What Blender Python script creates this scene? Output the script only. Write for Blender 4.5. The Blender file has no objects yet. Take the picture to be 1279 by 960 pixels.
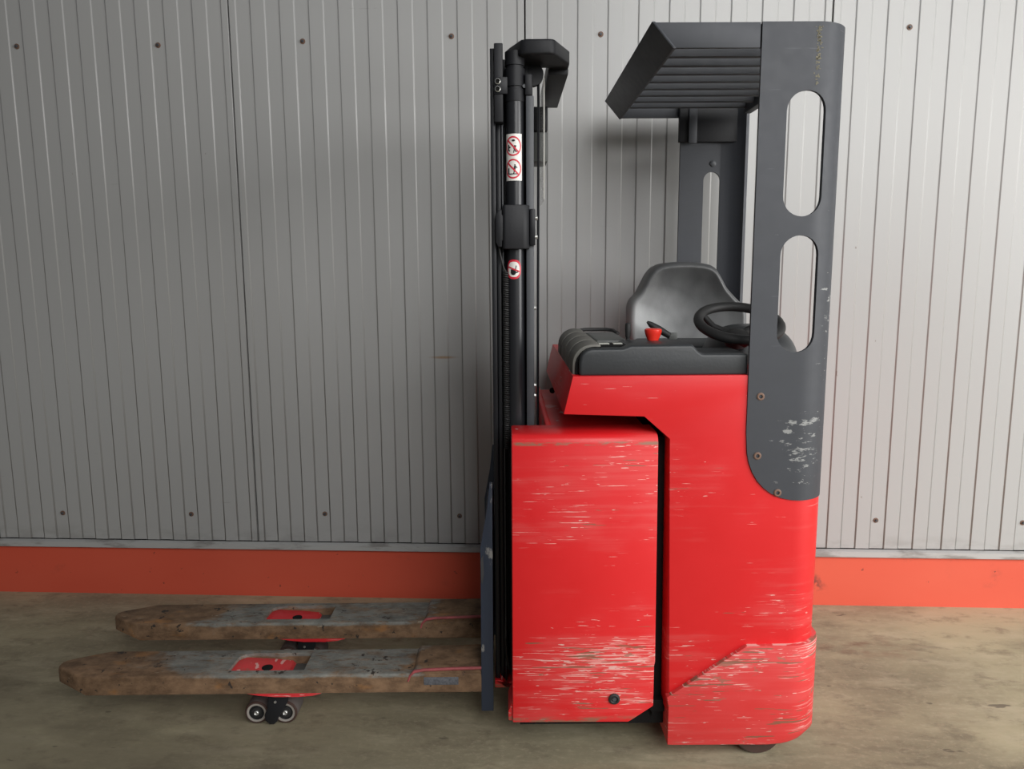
import bpy, bmesh, math, random
from mathutils import Vector, Matrix

scene = bpy.context.scene
COL = scene.collection
R = math.radians

# ------------------------------------------------------------------ camera
cam_data = bpy.data.cameras.new('camera')
cam_data.sensor_fit = 'HORIZONTAL'
cam_data.sensor_width = 36.0
cam_data.lens = 960.0 / 1279.0 * 36.0
cam = bpy.data.objects.new('camera', cam_data)
COL.objects.link(cam)
P_, Y_, R_ = 0.148974, 0.053172, -0.006130          # pitch down, yaw left, roll
fw = Vector((-math.sin(Y_) * math.cos(P_), math.cos(Y_) * math.cos(P_), -math.sin(P_)))
rt = Vector((math.cos(Y_), math.sin(Y_), 0))
up = rt.cross(fw)
rt2 = math.cos(R_) * rt + math.sin(R_) * up
up2 = -math.sin(R_) * rt + math.cos(R_) * up
cam.matrix_world = Matrix(((rt2.x, up2.x, -fw.x, 0.0), (rt2.y, up2.y, -fw.y, -3.10092),
                           (rt2.z, up2.z, -fw.z, 1.39635), (0, 0, 0, 1)))
scene.camera = cam

# ------------------------------------------------------------------ world, light, exposure
world = bpy.data.worlds.new('world')
scene.world = world
world.use_nodes = True
bg = world.node_tree.nodes['Background']
bg.inputs['Color'].default_value = (0.93, 0.96, 1.0, 1)
bg.inputs['Strength'].default_value = 0.12

def area(name, loc, target, sx, sy, power, color):
    l = bpy.data.lights.new(name, 'AREA')
    l.shape = 'RECTANGLE'; l.size = sx; l.size_y = sy
    l.energy = power; l.color = color
    o = bpy.data.objects.new(name, l)
    o.location = loc
    d = Vector(target) - Vector(loc)
    o.rotation_euler = d.to_track_quat('-Z', 'Y').to_euler()
    COL.objects.link(o)
    return o
# daylight of the open yard gate, to the right of and behind the photographer
gate = area('gate_daylight', (3.0, -5.6, 3.7), (2.3, -0.3, 0.8), 5.0, 3.6, 112, (1.0, 0.995, 0.985))
gate.data.spread = R(88)
# the hall is open to the yard on the right as well
side = area('side_opening_daylight', (6.8, -3.9, 2.2), (-0.5, -0.6, 0.6), 4.2, 3.2, 420, (1.0, 0.995, 0.985))

vs = scene.view_settings
vs.view_transform = 'Standard'; vs.look = 'None'; vs.gamma = 1.0
vs.use_curve_mapping = False
vs.exposure = -0.05

# ------------------------------------------------------------------ node helpers
def new_mat(name, color, rough=0.5, metal=0.0, spec=0.5):
    m = bpy.data.materials.new(name); m.use_nodes = True
    b = m.node_tree.nodes['Principled BSDF']
    b.inputs['Base Color'].default_value = (*color, 1)
    b.inputs['Roughness'].default_value = rough
    b.inputs['Metallic'].default_value = metal
    b.inputs['Specular IOR Level'].default_value = spec
    m.diffuse_color = (*color, 1)
    return m

class N:
    """small wrapper for building node graphs"""
    def __init__(self, mat):
        self.nt = mat.node_tree; self.b = self.nt.nodes['Principled BSDF']
        self.tc = self.nt.nodes.new('ShaderNodeTexCoord')
        self.geo = self.nt.nodes.new('ShaderNodeNewGeometry')
    def link(self, a, b): self.nt.links.new(a, b)
    def noise(self, scale, vec=(1, 1, 1), detail=4, rough=0.55, off=(0, 0, 0), world=False, dist=0.0):
        mp = self.nt.nodes.new('ShaderNodeMapping')
        mp.inputs['Scale'].default_value = vec; mp.inputs['Location'].default_value = off
        self.link(self.geo.outputs['Position'] if world else self.tc.outputs['Object'], mp.inputs['Vector'])
        n = self.nt.nodes.new('ShaderNodeTexNoise')
        n.inputs['Scale'].default_value = scale; n.inputs['Detail'].default_value = detail
        n.inputs['Roughness'].default_value = rough; n.inputs['Distortion'].default_value = dist
        self.link(mp.outputs['Vector'], n.inputs['Vector'])
        return n.outputs['Fac']
    def ramp(self, fac, lo, hi, a=0.0, b=1.0):
        r = self.nt.nodes.new('ShaderNodeMapRange')
        r.interpolation_type = 'SMOOTHSTEP'
        r.inputs['From Min'].default_value = lo; r.inputs['From Max'].default_value = hi
        r.inputs['To Min'].default_value = a; r.inputs['To Max'].default_value = b
        self.link(fac, r.inputs['Value'])
        return r.outputs['Result']
    def math(self, op, a, b=None):
        m = self.nt.nodes.new('ShaderNodeMath'); m.operation = op
        for i, v in enumerate((a, b)):
            if v is None: continue
            if isinstance(v, (int, float)): m.inputs[i].default_value = v
            else: self.link(v, m.inputs[i])
        return m.outputs[0]
    def mix(self, fac, a, b):
        m = self.nt.nodes.new('ShaderNodeMix'); m.data_type = 'RGBA'
        if isinstance(fac, (int, float)): m.inputs[0].default_value = fac
        else: self.link(fac, m.inputs[0])
        for i, v in ((6, a), (7, b)):
            if isinstance(v, tuple): m.inputs[i].default_value = (*v, 1)
            else: self.link(v, m.inputs[i])
        return m.outputs[2]
    def axis(self, i, world=False):
        s = self.nt.nodes.new('ShaderNodeSeparateXYZ')
        self.link(self.geo.outputs['Position'] if world else self.tc.outputs['Object'], s.inputs[0])
        return s.outputs[i]
    def spot(self, c, rad, world=False, soft=0.5):
        """1 inside an ellipsoid round c, 0 outside"""
        mp = self.nt.nodes.new('ShaderNodeMapping'); mp.vector_type = 'POINT'
        mp.inputs['Scale'].default_value = tuple(1 / r for r in rad)
        mp.inputs['Location'].default_value = tuple(-a / r for a, r in zip(c, rad))
        self.link(self.geo.outputs['Position'] if world else self.tc.outputs['Object'], mp.inputs['Vector'])
        v = self.nt.nodes.new('ShaderNodeVectorMath'); v.operation = 'LENGTH'
        self.link(mp.outputs['Vector'], v.inputs[0])
        return self.ramp(v.outputs['Value'], 1.0 - soft, 1.0, 1.0, 0.0)
    def color(self, c): self.link(c, self.b.inputs['Base Color'])
    def rough(self, c): self.link(c, self.b.inputs['Roughness'])
    def bump(self, h, strength=0.2, dist=0.01):
        bp = self.nt.nodes.new('ShaderNodeBump')
        bp.inputs['Strength'].default_value = strength; bp.inputs['Distance'].default_value = dist
        self.link(h, bp.inputs['Height']); self.link(bp.outputs['Normal'], self.b.inputs['Normal'])

# ------------------------------------------------------------------ materials
def red_paint(name, bias, low, base=(0.66, 0.011, 0.014), grime=0.0, edges=False):
    """red lacquer with horizontal scuffs; bias = overall wear, low = extra wear near the ground"""
    m = new_mat(name, base, 0.42); n = N(m)
    z = n.axis(2)
    lowz = n.ramp(z, 0.02, 0.62, low, 0.0)
    patch = n.noise(1.0, (2.6, 2.6, 5.5), 4, 0.55, (3, 1, 7))
    broad = n.noise(1.0, (2.0, 2.0, 60.0), 5, 0.6, (7, 2, 1))
    wear = n.math('ADD', n.math('ADD', n.math('MULTIPLY', n.math('SUBTRACT', patch, 0.17), 1.5), lowz), bias)
    tone = n.mix(n.noise(9.0, (1, 1, 1), 4), (base[0] * 0.95, base[1] * 0.9, base[2] * 0.9), (base[0] * 1.04, base[1] * 1.5, base[2] * 1.5))
    c = n.mix(n.math('MULTIPLY', n.ramp(n.math('ADD', n.math('MULTIPLY', wear, 0.5), n.math('MULTIPLY', broad, 0.5)), 0.50, 0.66), 0.42), tone, (0.66, 0.085, 0.08))
    def scratches(vec, off, lo, w, col, amt):
        f = n.math('ADD', n.noise(1.0, vec, 3, 0.5, off), n.math('MULTIPLY', n.math('SUBTRACT', wear, 0.5), 0.38))
        return n.mix(n.math('MULTIPLY', n.ramp(f, lo, lo + w), amt), c, col)
    c = scratches((6.0, 6.0, 190.0), (1, 4, 2), 0.700, 0.025, (0.72, 0.24, 0.22), 0.85)
    c = scratches((11.0, 11.0, 330.0), (9, 4, 6), 0.715, 0.02, (0.76, 0.42, 0.38), 0.9)
    c = scratches((24.0, 24.0, 150.0), (2, 8, 3), 0.735, 0.02, (0.70, 0.40, 0.36), 0.9)
    c = scratches((7.0, 7.0, 120.0), (21, 3, 9), 0.725 - grime, 0.02, (0.19, 0.105, 0.06), 0.85)
    blot = n.ramp(n.math('ADD', n.noise(16.0, (0.8, 0.8, 2.4), 5, 0.7, (5, 5, 1)), n.math('MULTIPLY', n.math('SUBTRACT', wear, 0.5), 0.25)), 0.70 - grime, 0.735 - grime)
    c = n.mix(n.math('MULTIPLY', blot, 0.75), c, (0.30, 0.13, 0.085))
    if edges:
        gr = n.ramp(n.noise(1.0, (14, 14, 60), 5, 0.7, (4, 4, 4)), 0.44, 0.58)
        band = n.math('MULTIPLY', n.ramp(z, 0.924, 0.929), n.ramp(z, 0.938, 0.933))
        foot = n.ramp(z, 0.128, 0.142, 1.0, 0.0)
        c = n.mix(n.math('MULTIPLY', n.math('MAXIMUM', band, foot), n.math('MULTIPLY', gr, 0.85)), c, (0.22, 0.15, 0.095))
    n.color(c)
    n.rough(n.ramp(wear, 0.4, 0.75, 0.40, 0.60))
    n.bump(broad, 0.06, 0.004)
    return m

MAT = {}
MAT['red'] = red_paint('red_lacquer', -0.10, 0.0)
MAT['red_cover'] = red_paint('red_lacquer_scuffed', 0.01, 0.05, edges=True)
MAT['red_bumper'] = red_paint('red_lacquer_battered', 0.17, 0.04, (0.64, 0.03, 0.03), 0.045)
MAT['red_arm'] = red_paint('red_arm_paint', 0.08, 0.0, (0.62, 0.018, 0.025))

def guard_black():
    m = new_mat('black_guard_lacquer', (0.035, 0.039, 0.045), 0.42); n = N(m)
    base = n.mix(n.noise(7.0, (1, 1, 2.5), 5), (0.035, 0.038, 0.045), (0.043, 0.047, 0.057))
    s = n.noise(1.0, (22, 22, 90), 6, 0.75)
    blotch = n.noise(26.0, (1, 1, 2.2), 4, 0.65, (4, 2, 2))
    zone = n.math('MAXIMUM', n.spot((0.37, -0.13, 0.93), (0.14, 0.3, 0.17), soft=0.7),
                  n.math('MULTIPLY', n.spot((0.42, -0.13, 1.22), (0.06, 0.3, 0.30), soft=0.7), 0.75))
    wear = n.ramp(n.math('ADD', n.math('MULTIPLY', n.math('ADD', s, blotch), 0.5), n.math('MULTIPLY', zone, 0.115)), 0.655, 0.69)
    c = n.mix(n.math('MULTIPLY', wear, 0.7), base, (0.34, 0.345, 0.335))
    rare = n.ramp(n.noise(1.0, (5, 5, 170), 4, 0.6, (9, 1, 4)), 0.70, 0.74)
    c = n.mix(n.math('MULTIPLY', rare, 0.35), c, (0.2, 0.21, 0.22))
    n.color(c); n.rough(n.ramp(n.noise(40.0), 0.3, 0.7, 0.54, 0.60))
    return m
MAT['guard'] = guard_black()

def plain(name, col, rough, var=0.25, scale=9.0, metal=0.0, bump=0.0):
    m = new_mat(name, col, rough, metal); n = N(m)
    f = n.noise(scale, (1, 1, 1), 4)
    n.color(n.mix(f, tuple(c * (1 - var) for c in col), tuple(min(1, c * (1 + var)) for c in col)))
    if bump: n.bump(n.noise(140.0, (1, 1, 1), 2), bump, 0.002)
    return m
MAT['mast'] = plain('black_mast_steel', (0.008, 0.0085, 0.011), 0.42)
MAT['flange'] = plain('dark_grey_flange_steel', (0.055, 0.059, 0.067), 0.45)
MAT['mast_plastic'] = plain('black_mast_cap', (0.013, 0.0135, 0.016), 0.5, bump=0.1)
MAT['gloss'] = plain('glossy_black_cylinder', (0.016, 0.017, 0.020), 0.30)
MAT['console'] = plain('black_console_plastic', (0.027, 0.030, 0.033), 0.45, 0.35, 6.0, bump=0.15)
MAT['ribpad'] = plain('worn_grey_rubber_pad', (0.15, 0.145, 0.13), 0.7, 0.2, 14.0, bump=0.3)
MAT['rubber'] = plain('black_rubber', (0.018, 0.018, 0.018), 0.6)
MAT['dark'] = plain('dark_underframe', (0.012, 0.012, 0.012), 0.8)
MAT['dark'].node_tree.nodes['Principled BSDF'].inputs['Specular IOR Level'].default_value = 0.1
for k in ('mast', 'mast_plastic'): MAT[k].node_tree.nodes['Principled BSDF'].inputs['Specular IOR Level'].default_value = 0.3
MAT['polyurethane'] = plain('brown_tyre_tread', (0.055, 0.030, 0.024), 0.5)
MAT['tread'] = plain('dusty_grey_tread', (0.10, 0.085, 0.08), 0.7)
MAT['hub'] = plain('worn_steel_hub', (0.42, 0.39, 0.36), 0.4, metal=0.4)
MAT['steel'] = plain('bare_steel', (0.50, 0.50, 0.48), 0.35, metal=0.7)
MAT['rusty_screw'] = plain('rusty_screw', (0.17, 0.10, 0.07), 0.6)
MAT['weld'] = plain('faded_red_weld', (0.34, 0.075, 0.08), 0.6, 0.5, 30.0)
MAT['plate'] = plain('stamped_grey_plate', (0.12, 0.125, 0.14), 0.5, 0.9, 150.0)
MAT['button'] = new_mat('red_button_plastic', (0.80, 0.035, 0.02), 0.25)
MAT['white'] = new_mat('white_sticker', (0.82, 0.80, 0.76), 0.35)
MAT['sign_red'] = new_mat('sign_red_ink', (0.62, 0.025, 0.05), 0.35)
MAT['sign_black'] = new_mat('sign_black_ink', (0.012, 0.012, 0.014), 0.4)
MAT['yellow'] = new_mat('yellow_paint_residue', (0.15, 0.135, 0.085), 0.6)
MAT['led'] = new_mat('pale_display_window', (0.55, 0.56, 0.5), 0.3)
MAT['flap'] = plain('grey_document_flap', (0.10, 0.105, 0.10), 0.5)
MAT['grey_trim'] = new_mat('light_grey_edge', (0.45, 0.44, 0.41), 0.5)

def carriage_blue():
    m = new_mat('blue_black_carriage_paint', (0.030, 0.040, 0.065), 0.5); n = N(m)
    c = n.mix(n.ramp(n.noise(22.0, (1, 1, 0.6), 4), 0.62, 0.68), (0.034, 0.046, 0.074), (0.30, 0.30, 0.29))
    n.color(c); return m
MAT['carriage'] = carriage_blue()

def rust():
    m = new_mat('rusty_worn_fork_steel', (0.12, 0.07, 0.04), 0.75); n = N(m)
    a = n.noise(3.2, (1, 1.6, 1.6), 6, 0.6, dist=0.6)
    b = n.noise(1.0, (15, 24, 24), 7, 0.7)
    brown = n.mix(n.ramp(b, 0.30, 0.72), (0.095, 0.053, 0.027), (0.25, 0.15, 0.083))
    ora = n.ramp(n.noise(9.0, (1, 2, 2), 4, 0.6, (7, 3, 1)), 0.56, 0.74)
    brown = n.mix(n.math('MULTIPLY', ora, 0.6), brown, (0.33, 0.145, 0.04))
    steel = n.mix(n.ramp(b, 0.3, 0.75), (0.120, 0.121, 0.110), (0.26, 0.255, 0.225))
    x = n.axis(0)
    xw = n.math('ADD', x, n.math('MULTIPLY', n.math('SUBTRACT', n.noise(6.0, (1, 1.5, 1), 4, 0.6, (1, 9, 4)), 0.5), 0.55))
    mid = n.math('MULTIPLY', n.ramp(xw, -1.68, -1.30), n.ramp(xw, -0.60, -0.80))
    up_ = n.ramp(n.axis(2), 0.165, 0.180)
    fac = n.ramp(n.math('ADD', a, n.math('MULTIPLY', n.math('SUBTRACT', n.math('MULTIPLY', mid, up_), 0.62), 0.34)), 0.42, 0.62)
    fac = n.math('MULTIPLY', fac, n.ramp(n.noise(1.0, (18, 60, 60), 6, 0.75, (6, 6, 6)), 0.36, 0.52, 0.25, 1.0))
    c = n.mix(fac, brown, steel)
    fl = n.ramp(n.noise(1.0, (9, 45, 45), 4, 0.7, (2, 8, 3)), 0.67, 0.71)
    c = n.mix(n.math('MULTIPLY', fl, 0.6), c, (0.42, 0.36, 0.27))
    dk = n.ramp(n.noise(30.0, (1, 1, 1), 3, 0.6, (3, 3, 3)), 0.64, 0.68)
    c = n.mix(dk, c, (0.03, 0.022, 0.017))
    n.color(c); n.rough(n.ramp(fac, 0, 1, 0.8, 0.48)); n.bump(b, 0.25, 0.004)
    return m
MAT['rust'] = rust()

def seat_vinyl():
    m = new_mat('dusty_black_seat_vinyl', (0.04, 0.04, 0.042), 0.5); n = N(m)
    f = n.noise(3.4, (1, 1, 0.7), 4, 0.5)
    dust = n.math('MULTIPLY', n.ramp(f, 0.25, 0.70), n.math('MAXIMUM', n.spot((0.10, 0.55, 1.22), (0.24, 0.5, 0.17), soft=0.85), 0.30))
    n.color(n.mix(dust, (0.034, 0.035, 0.037), (0.46, 0.47, 0.47)))
    n.rough(n.ramp(dust, 0, 1, 0.42, 0.75)); n.bump(n.noise(220.0, (1, 1, 1), 2), 0.15, 0.002)
    return m
MAT['seat'] = seat_vinyl()

def wall_sheet():
    m = new_mat('grey_coated_sheet_metal', (0.40, 0.40, 0.39), 0.33); n = N(m)
    big = n.noise(0.9, (1, 1, 0.7), 3, 0.5, world=True)
    c = n.mix(big, (0.375, 0.37, 0.36), (0.41, 0.413, 0.41))
    grime = n.ramp(n.noise(1.0, (2.4, 2.4, 60), 6, 0.7, (1, 2, 3), world=True), 0.665, 0.70)
    zone = n.ramp(n.noise(1.3, (1, 1, 1.6), 2, 0.5, (6, 0, 2), world=True), 0.50, 0.66)
    c = n.mix(n.math('MULTIPLY', n.math('MULTIPLY', grime, zone), 0.55), c, (0.16, 0.14, 0.125))
    spots = n.ramp(n.noise(20.0, (1, 1, 0.6), 3, 0.6, (8, 0, 1), world=True), 0.745, 0.775)
    c = n.mix(n.math('MULTIPLY', spots, 0.6), c, (0.17, 0.13, 0.10))
    c = n.mix(n.math('MULTIPLY', n.spot((-0.445, 0, 1.042), (0.075, 0.2, 0.009), True, 0.9), 0.75), c, (0.28, 0.16, 0.05))
    foot = n.math('MULTIPLY', n.ramp(n.axis(2, True), 0.26, 0.34, 1, 0), n.ramp(n.noise(6.0, (1, 1, 2.5), 4, 0.6, world=True), 0.42, 0.62))
    c = n.mix(n.math('MULTIPLY', foot, 0.35), c, (0.22, 0.21, 0.20))
    n.color(c); n.bump(n.noise(2.2, (1, 1, 0.25), 2, world=True), 0.06, 0.02)
    return m
MAT['wall'] = wall_sheet()
MAT['joint'] = plain('dark_joint_seal', (0.02, 0.02, 0.02), 0.8)

def flashing():
    m = new_mat('grey_flashing', (0.55, 0.55, 0.53), 0.45); n = N(m)
    d = n.ramp(n.noise(5.0, (1, 1, 5), 5, 0.65, world=True), 0.48, 0.66)
    n.color(n.mix(n.math('MULTIPLY', d, 0.6), (0.42, 0.42, 0.41), (0.14, 0.125, 0.11))); return m
MAT['flashing'] = flashing()

def plinth_red():
    m = new_mat('orange_red_plinth_paint', (0.62, 0.09, 0.045), 0.55); n = N(m)
    c = n.mix(n.noise(2.0, (1, 1, 2), 4, world=True), (0.63, 0.080, 0.041), (0.67, 0.110, 0.060))
    sp = n.ramp(n.noise(30.0, (1, 1, 1), 3, 0.6, world=True), 0.70, 0.74)
    c = n.mix(n.math('MULTIPLY', sp, 0.8), c, (0.16, 0.035, 0.025))
    sm = n.math('MULTIPLY', n.ramp(n.noise(3.2, (1, 1, 1.4), 2, 0.5, (3, 1, 5), world=True), 0.61, 0.74), n.ramp(n.noise(28.0, (1, 1, 1), 4, 0.7, world=True), 0.40, 0.62))
    c = n.mix(n.math('MULTIPLY', sm, 0.85), c, (0.085, 0.035, 0.03))
    n.color(c); return m
MAT['plinth'] = plinth_red()

def concrete():
    m = new_mat('worn_brown_concrete', (0.26, 0.22, 0.17), 0.8); n = N(m)
    a = n.noise(0.9, (1, 1.6, 1), 6, 0.6, dist=0.4, world=True)
    b = n.noise(1.0, (2.5, 9, 3), 6, 0.65, (2, 3, 0), world=True)
    c = n.mix(n.ramp(a, 0.35, 0.68), (0.255, 0.224, 0.145), (0.46, 0.415, 0.265))
    c = n.mix(n.math('MULTIPLY', n.ramp(b, 0.48, 0.70), 0.45), c, (0.54, 0.48, 0.335))
    c = n.mix(n.math('MULTIPLY', n.ramp(b, 0.46, 0.30), 0.45), c, (0.140, 0.113, 0.078))
    g = n.noise(45.0, (1, 1.4, 1), 6, 0.75, world=True)
    mot = n.noise(7.0, (1, 1.8, 1), 6, 0.7, (5, 2, 0), world=True)
    c = n.mix(n.math('MULTIPLY', n.ramp(mot, 0.50, 0.32), 0.5), c, (0.125, 0.098, 0.066))
    c = n.mix(n.math('MULTIPLY', n.ramp(g, 0.48, 0.72), 0.45), c, (0.50, 0.43, 0.30))
    dk = n.ramp(n.noise(8.0, (1, 2.5, 1), 3, 0.55, (4, 4, 1), world=True), 0.690, 0.73)
    c = n.mix(n.math('MULTIPLY', dk, 0.7), c, (0.085, 0.068, 0.052))
    c = n.mix(n.math('MULTIPLY', n.spot((1.15, -0.36, 0), (0.30, 0.12, 1), True, 0.8), n.ramp(n.noise(9.0, (1, 2, 1), 4, world=True), 0.40, 0.65, 0, 0.6)), c, (0.19, 0.10, 0.065))
    left_shade = n.math('MULTIPLY', n.spot((-1.7, -1.45, 0), (2.5, 1.35, 1), True, 0.75), n.ramp(n.noise(2.3, (1, 1.6, 1), 5, 0.65, (9, 1, 0), world=True), 0.22, 0.55))  # light falloff painted in: left front of the floor darkened, noisy edges
    c = n.mix(n.math('MULTIPLY', left_shade, 0.62), c, (0.135, 0.112, 0.075))
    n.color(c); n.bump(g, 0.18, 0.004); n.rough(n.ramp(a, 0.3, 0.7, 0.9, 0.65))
    return m
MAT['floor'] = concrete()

def clear_screen():
    m = new_mat('clear_polycarbonate', (0.80, 0.81, 0.78), 0.08)
    b = m.node_tree.nodes['Principled BSDF']
    b.inputs['Transmission Weight'].default_value = 0.0
    b.inputs['Alpha'].default_value = 0.28
    return m
MAT['clear'] = clear_screen()

# ------------------------------------------------------------------ geometry helpers
def finish(name, bm, mat, parent=None, smooth=None, label=None, bevel=0.0, seg=2, recalc=True):
    if recalc: bmesh.ops.recalc_face_normals(bm, faces=bm.faces[:])
    if bevel > 0:
        es = [e for e in bm.edges if len(e.link_faces) == 2 and e.calc_face_angle(0) > R(28)]
        bmesh.ops.bevel(bm, geom=es, offset=bevel, segments=seg, profile=0.5, affect='EDGES', clamp_overlap=True)
        if smooth is None: smooth = 40
    me = bpy.data.meshes.new(name); bm.to_mesh(me); bm.free()
    mats = mat if isinstance(mat, (list, tuple)) else [mat]
    for k in mats: me.materials.append(MAT[k])
    if smooth is not None:
        for p in me.polygons: p.use_smooth = True
        me.set_sharp_from_angle(angle=R(smooth))
    o = bpy.data.objects.new(name, me); COL.objects.link(o)
    if parent is not None: o.parent = parent
    if label: o['label'] = label
    return o

def b_box(bm, x0, x1, y0, y1, z0, z1):
    v = [bm.verts.new(p) for p in ((x0, y0, z0), (x1, y0, z0), (x1, y1, z0), (x0, y1, z0),
                                   (x0, y0, z1), (x1, y0, z1), (x1, y1, z1), (x0, y1, z1))]
    for f in ((3, 2, 1, 0), (4, 5, 6, 7), (0, 1, 5, 4), (1, 2, 6, 5), (2, 3, 7, 6), (3, 0, 4, 7)):
        bm.faces.new([v[i] for i in f])
    return v

def box(name, x0, x1, y0, y1, z0, z1, mat, parent=None, bevel=0.0, seg=2, label=None):
    bm = bmesh.new(); b_box(bm, x0, x1, y0, y1, z0, z1)
    return finish(name, bm, mat, parent, None, label, bevel, seg)

def b_prism(bm, pts, a0, a1, axis='y'):
    """polygon extruded along an axis: y -> pts are (x,z); z -> (x,y); x -> (y,z)"""
    def P(p, a):
        if axis == 'y': return (p[0], a, p[1])
        if axis == 'z': return (p[0], p[1], a)
        return (a, p[0], p[1])
    A = [bm.verts.new(P(p, a0)) for p in pts]; B = [bm.verts.new(P(p, a1)) for p in pts]
    n = len(pts)
    bm.faces.new(A); bm.faces.new(B[::-1])
    for i in range(n): bm.faces.new((A[i], B[i], B[(i + 1) % n], A[(i + 1) % n]))
    return A, B

def prism(name, pts, a0, a1, mat, parent=None, axis='y', bevel=0.0, seg=2, label=None, smooth=None):
    bm = bmesh.new(); b_prism(bm, pts, a0, a1, axis)
    return finish(name, bm, mat, parent, smooth, label, bevel, seg)

def b_lathe(bm, prof, c, axis='z', n=24, mi=None):
    """prof: list of (radius, height); revolved round an axis through c"""
    rings = []
    for (r, h) in prof:
        ring = []
        for k in range(n):
            a = 2 * math.pi * k / n; u, v = r * math.cos(a), r * math.sin(a)
            p = {'z': (u, v, h), 'y': (u, h, v), 'x': (h, u, v)}[axis]
            ring.append(bm.verts.new((c[0] + p[0], c[1] + p[1], c[2] + p[2])))
        rings.append(ring)
    for i in range(len(rings) - 1):
        for k in range(n):
            f = bm.faces.new((rings[i][k], rings[i][(k + 1) % n], rings[i + 1][(k + 1) % n], rings[i + 1][k]))
            if mi: f.material_index = mi[i]
    f = bm.faces.new(rings[0][::-1])
    if mi: f.material_index = mi[0]
    f = bm.faces.new(rings[-1])
    if mi: f.material_index = mi[-1]

def lathe(name, prof, c, mat, parent=None, axis='z', n=24, mi=None, label=None, smooth=35):
    bm = bmesh.new(); b_lathe(bm, prof, c, axis, n, mi)
    return finish(name, bm, mat, parent, smooth, label)

def tube(name, pts, r, mat, parent=None, n=10, label=None, closed=False):
    bm = bmesh.new(); pts = [Vector(p) for p in pts]; rings = []
    m = len(pts); rad = r if isinstance(r, (list, tuple)) else [r] * m
    prev = None
    for i, p in enumerate(pts):
        if closed: d = pts[(i + 1) % m] - pts[i - 1]
        else: d = pts[min(i + 1, m - 1)] - pts[max(i - 1, 0)]
        d.normalize()
        if prev is None:
            u = d.orthogonal().normalized()
        else:
            u = (prev - d * prev.dot(d)).normalized()
        prev = u; w = d.cross(u)
        rings.append([bm.verts.new(p + rad[i] * (math.cos(2 * math.pi * k / n) * u + math.sin(2 * math.pi * k / n) * w)) for k in range(n)])
    for i in range(m if closed else m - 1):
        a, b = rings[i], rings[(i + 1) % m]
        for k in range(n): bm.faces.new((a[k], a[(k + 1) % n], b[(k + 1) % n], b[k]))
    if not closed:
        bm.faces.new(rings[0][::-1]); bm.faces.new(rings[-1])
    return finish(name, bm, mat, parent, 50, label)

def rootobj(name, label, cat, loc=(0, 0, 0), rz=0.0, kind=None):
    o = bpy.data.objects.new(name, None); COL.objects.link(o)
    o.location = loc; o.rotation_euler = (0, 0, rz); o.empty_display_size = 0.2
    o['label'] = label; o['category'] = cat
    if kind: o['kind'] = kind
    return o

def structure(o, label, cat):
    o['kind'] = 'structure'; o['label'] = label; o['category'] = cat; return o

# ------------------------------------------------------------------ the setting
XL, XR = -5.858, 5.642
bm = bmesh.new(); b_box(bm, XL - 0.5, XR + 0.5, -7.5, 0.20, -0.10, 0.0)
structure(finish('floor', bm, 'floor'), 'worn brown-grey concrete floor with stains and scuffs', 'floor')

wall = structure(box('wall_back', XL, XR, 0.030, 0.16, 0.235, 3.6, 'joint'),
                 'wall clad with grey ribbed metal panels behind the truck', 'wall')
plinth = box('baseboard_back', XL, XR, 0.004, 0.16, 0.0, 0.235, 'plinth')
structure(plinth, 'orange-red painted plinth strip along the foot of the wall', 'plinth')

trim = prism('trim_1', [(0.0, 0.246), (0.0, 0.2165), (-0.004, 0.2155), (-0.016, 0.2155), (-0.018, 0.2175), (-0.018, 0.240), (-0.002, 0.2465)],
             XL, XR, 'flashing', axis='x')
for v in trim.data.vertices: v.co.y += 0.004
structure(trim, 'grey metal flashing between ribbed panels and red plinth', 'flashing')

def panel_mesh():
    """pressed sheet, 1.15 m wide: ten ribs; right-hand flanks catch the light, left-hand ones shade"""
    W, pitch, d, sl = 1.15, 0.115, 0.0033, 0.0058
    g = 0.0028
    prof = [(g, 0.024), (g, -d + 0.0015), (g + 0.0015, -d)]
    flank = [(-0.5, 1.0), (-0.32, 0.94), (-0.16, 0.74), (0.16, 0.26), (0.32, 0.06), (0.5, 0.0)]
    for k in range(10):
        x = pitch * k
        prof += [(x + 0.02875 + t * sl, -d * h) for t, h in flank]
        prof += [(x + 0.08625 - t * sl, -d * h) for t, h in flank[::-1]]
    prof += [(W - g - 0.0015, -d), (W - g, -d + 0.0015), (W - g, 0.024)]
    bm = bmesh.new()
    lo = [bm.verts.new((x, y, 0.252)) for x, y in prof]; hi = [bm.verts.new((x, y, 3.6)) for x, y in prof]
    for i in range(len(prof) - 1): bm.faces.new((lo[i], lo[i + 1], hi[i + 1], hi[i]))
    bm.faces.new(lo[::-1]); bm.faces.new(hi)
    bm.faces.new((lo[-1], lo[0], hi[0], hi[-1]))
    bmesh.ops.recalc_face_normals(bm, faces=bm.faces[:])
    me = bpy.data.meshes.new('wall_panel'); bm.to_mesh(me); bm.free()
    me.materials.append(MAT['wall'])
    for p in me.polygons: p.use_smooth = p.normal.y < -0.1 and abs(p.normal.x) > 0.05
    return me
def screw_mesh():
    bm = bmesh.new()
    b_lathe(bm, [(0.0105, 0.0), (0.0105, -0.0018), (0.0095, -0.0024)], (0, 0, 0), 'y', 16, [0, 0])
    b_lathe(bm, [(0.0055, -0.002), (0.0055, -0.0075), (0.0045, -0.0085)], (0, 0, 0), 'y', 6, [1, 1])
    bmesh.ops.recalc_face_normals(bm, faces=bm.faces[:])
    me = bpy.data.meshes.new('screw'); bm.to_mesh(me); bm.free()
    me.materials.append(MAT['rusty_screw']); me.materials.append(MAT['flange']); return me
pm, sm = panel_mesh(), screw_mesh()
rnd = random.Random(4)
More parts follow.
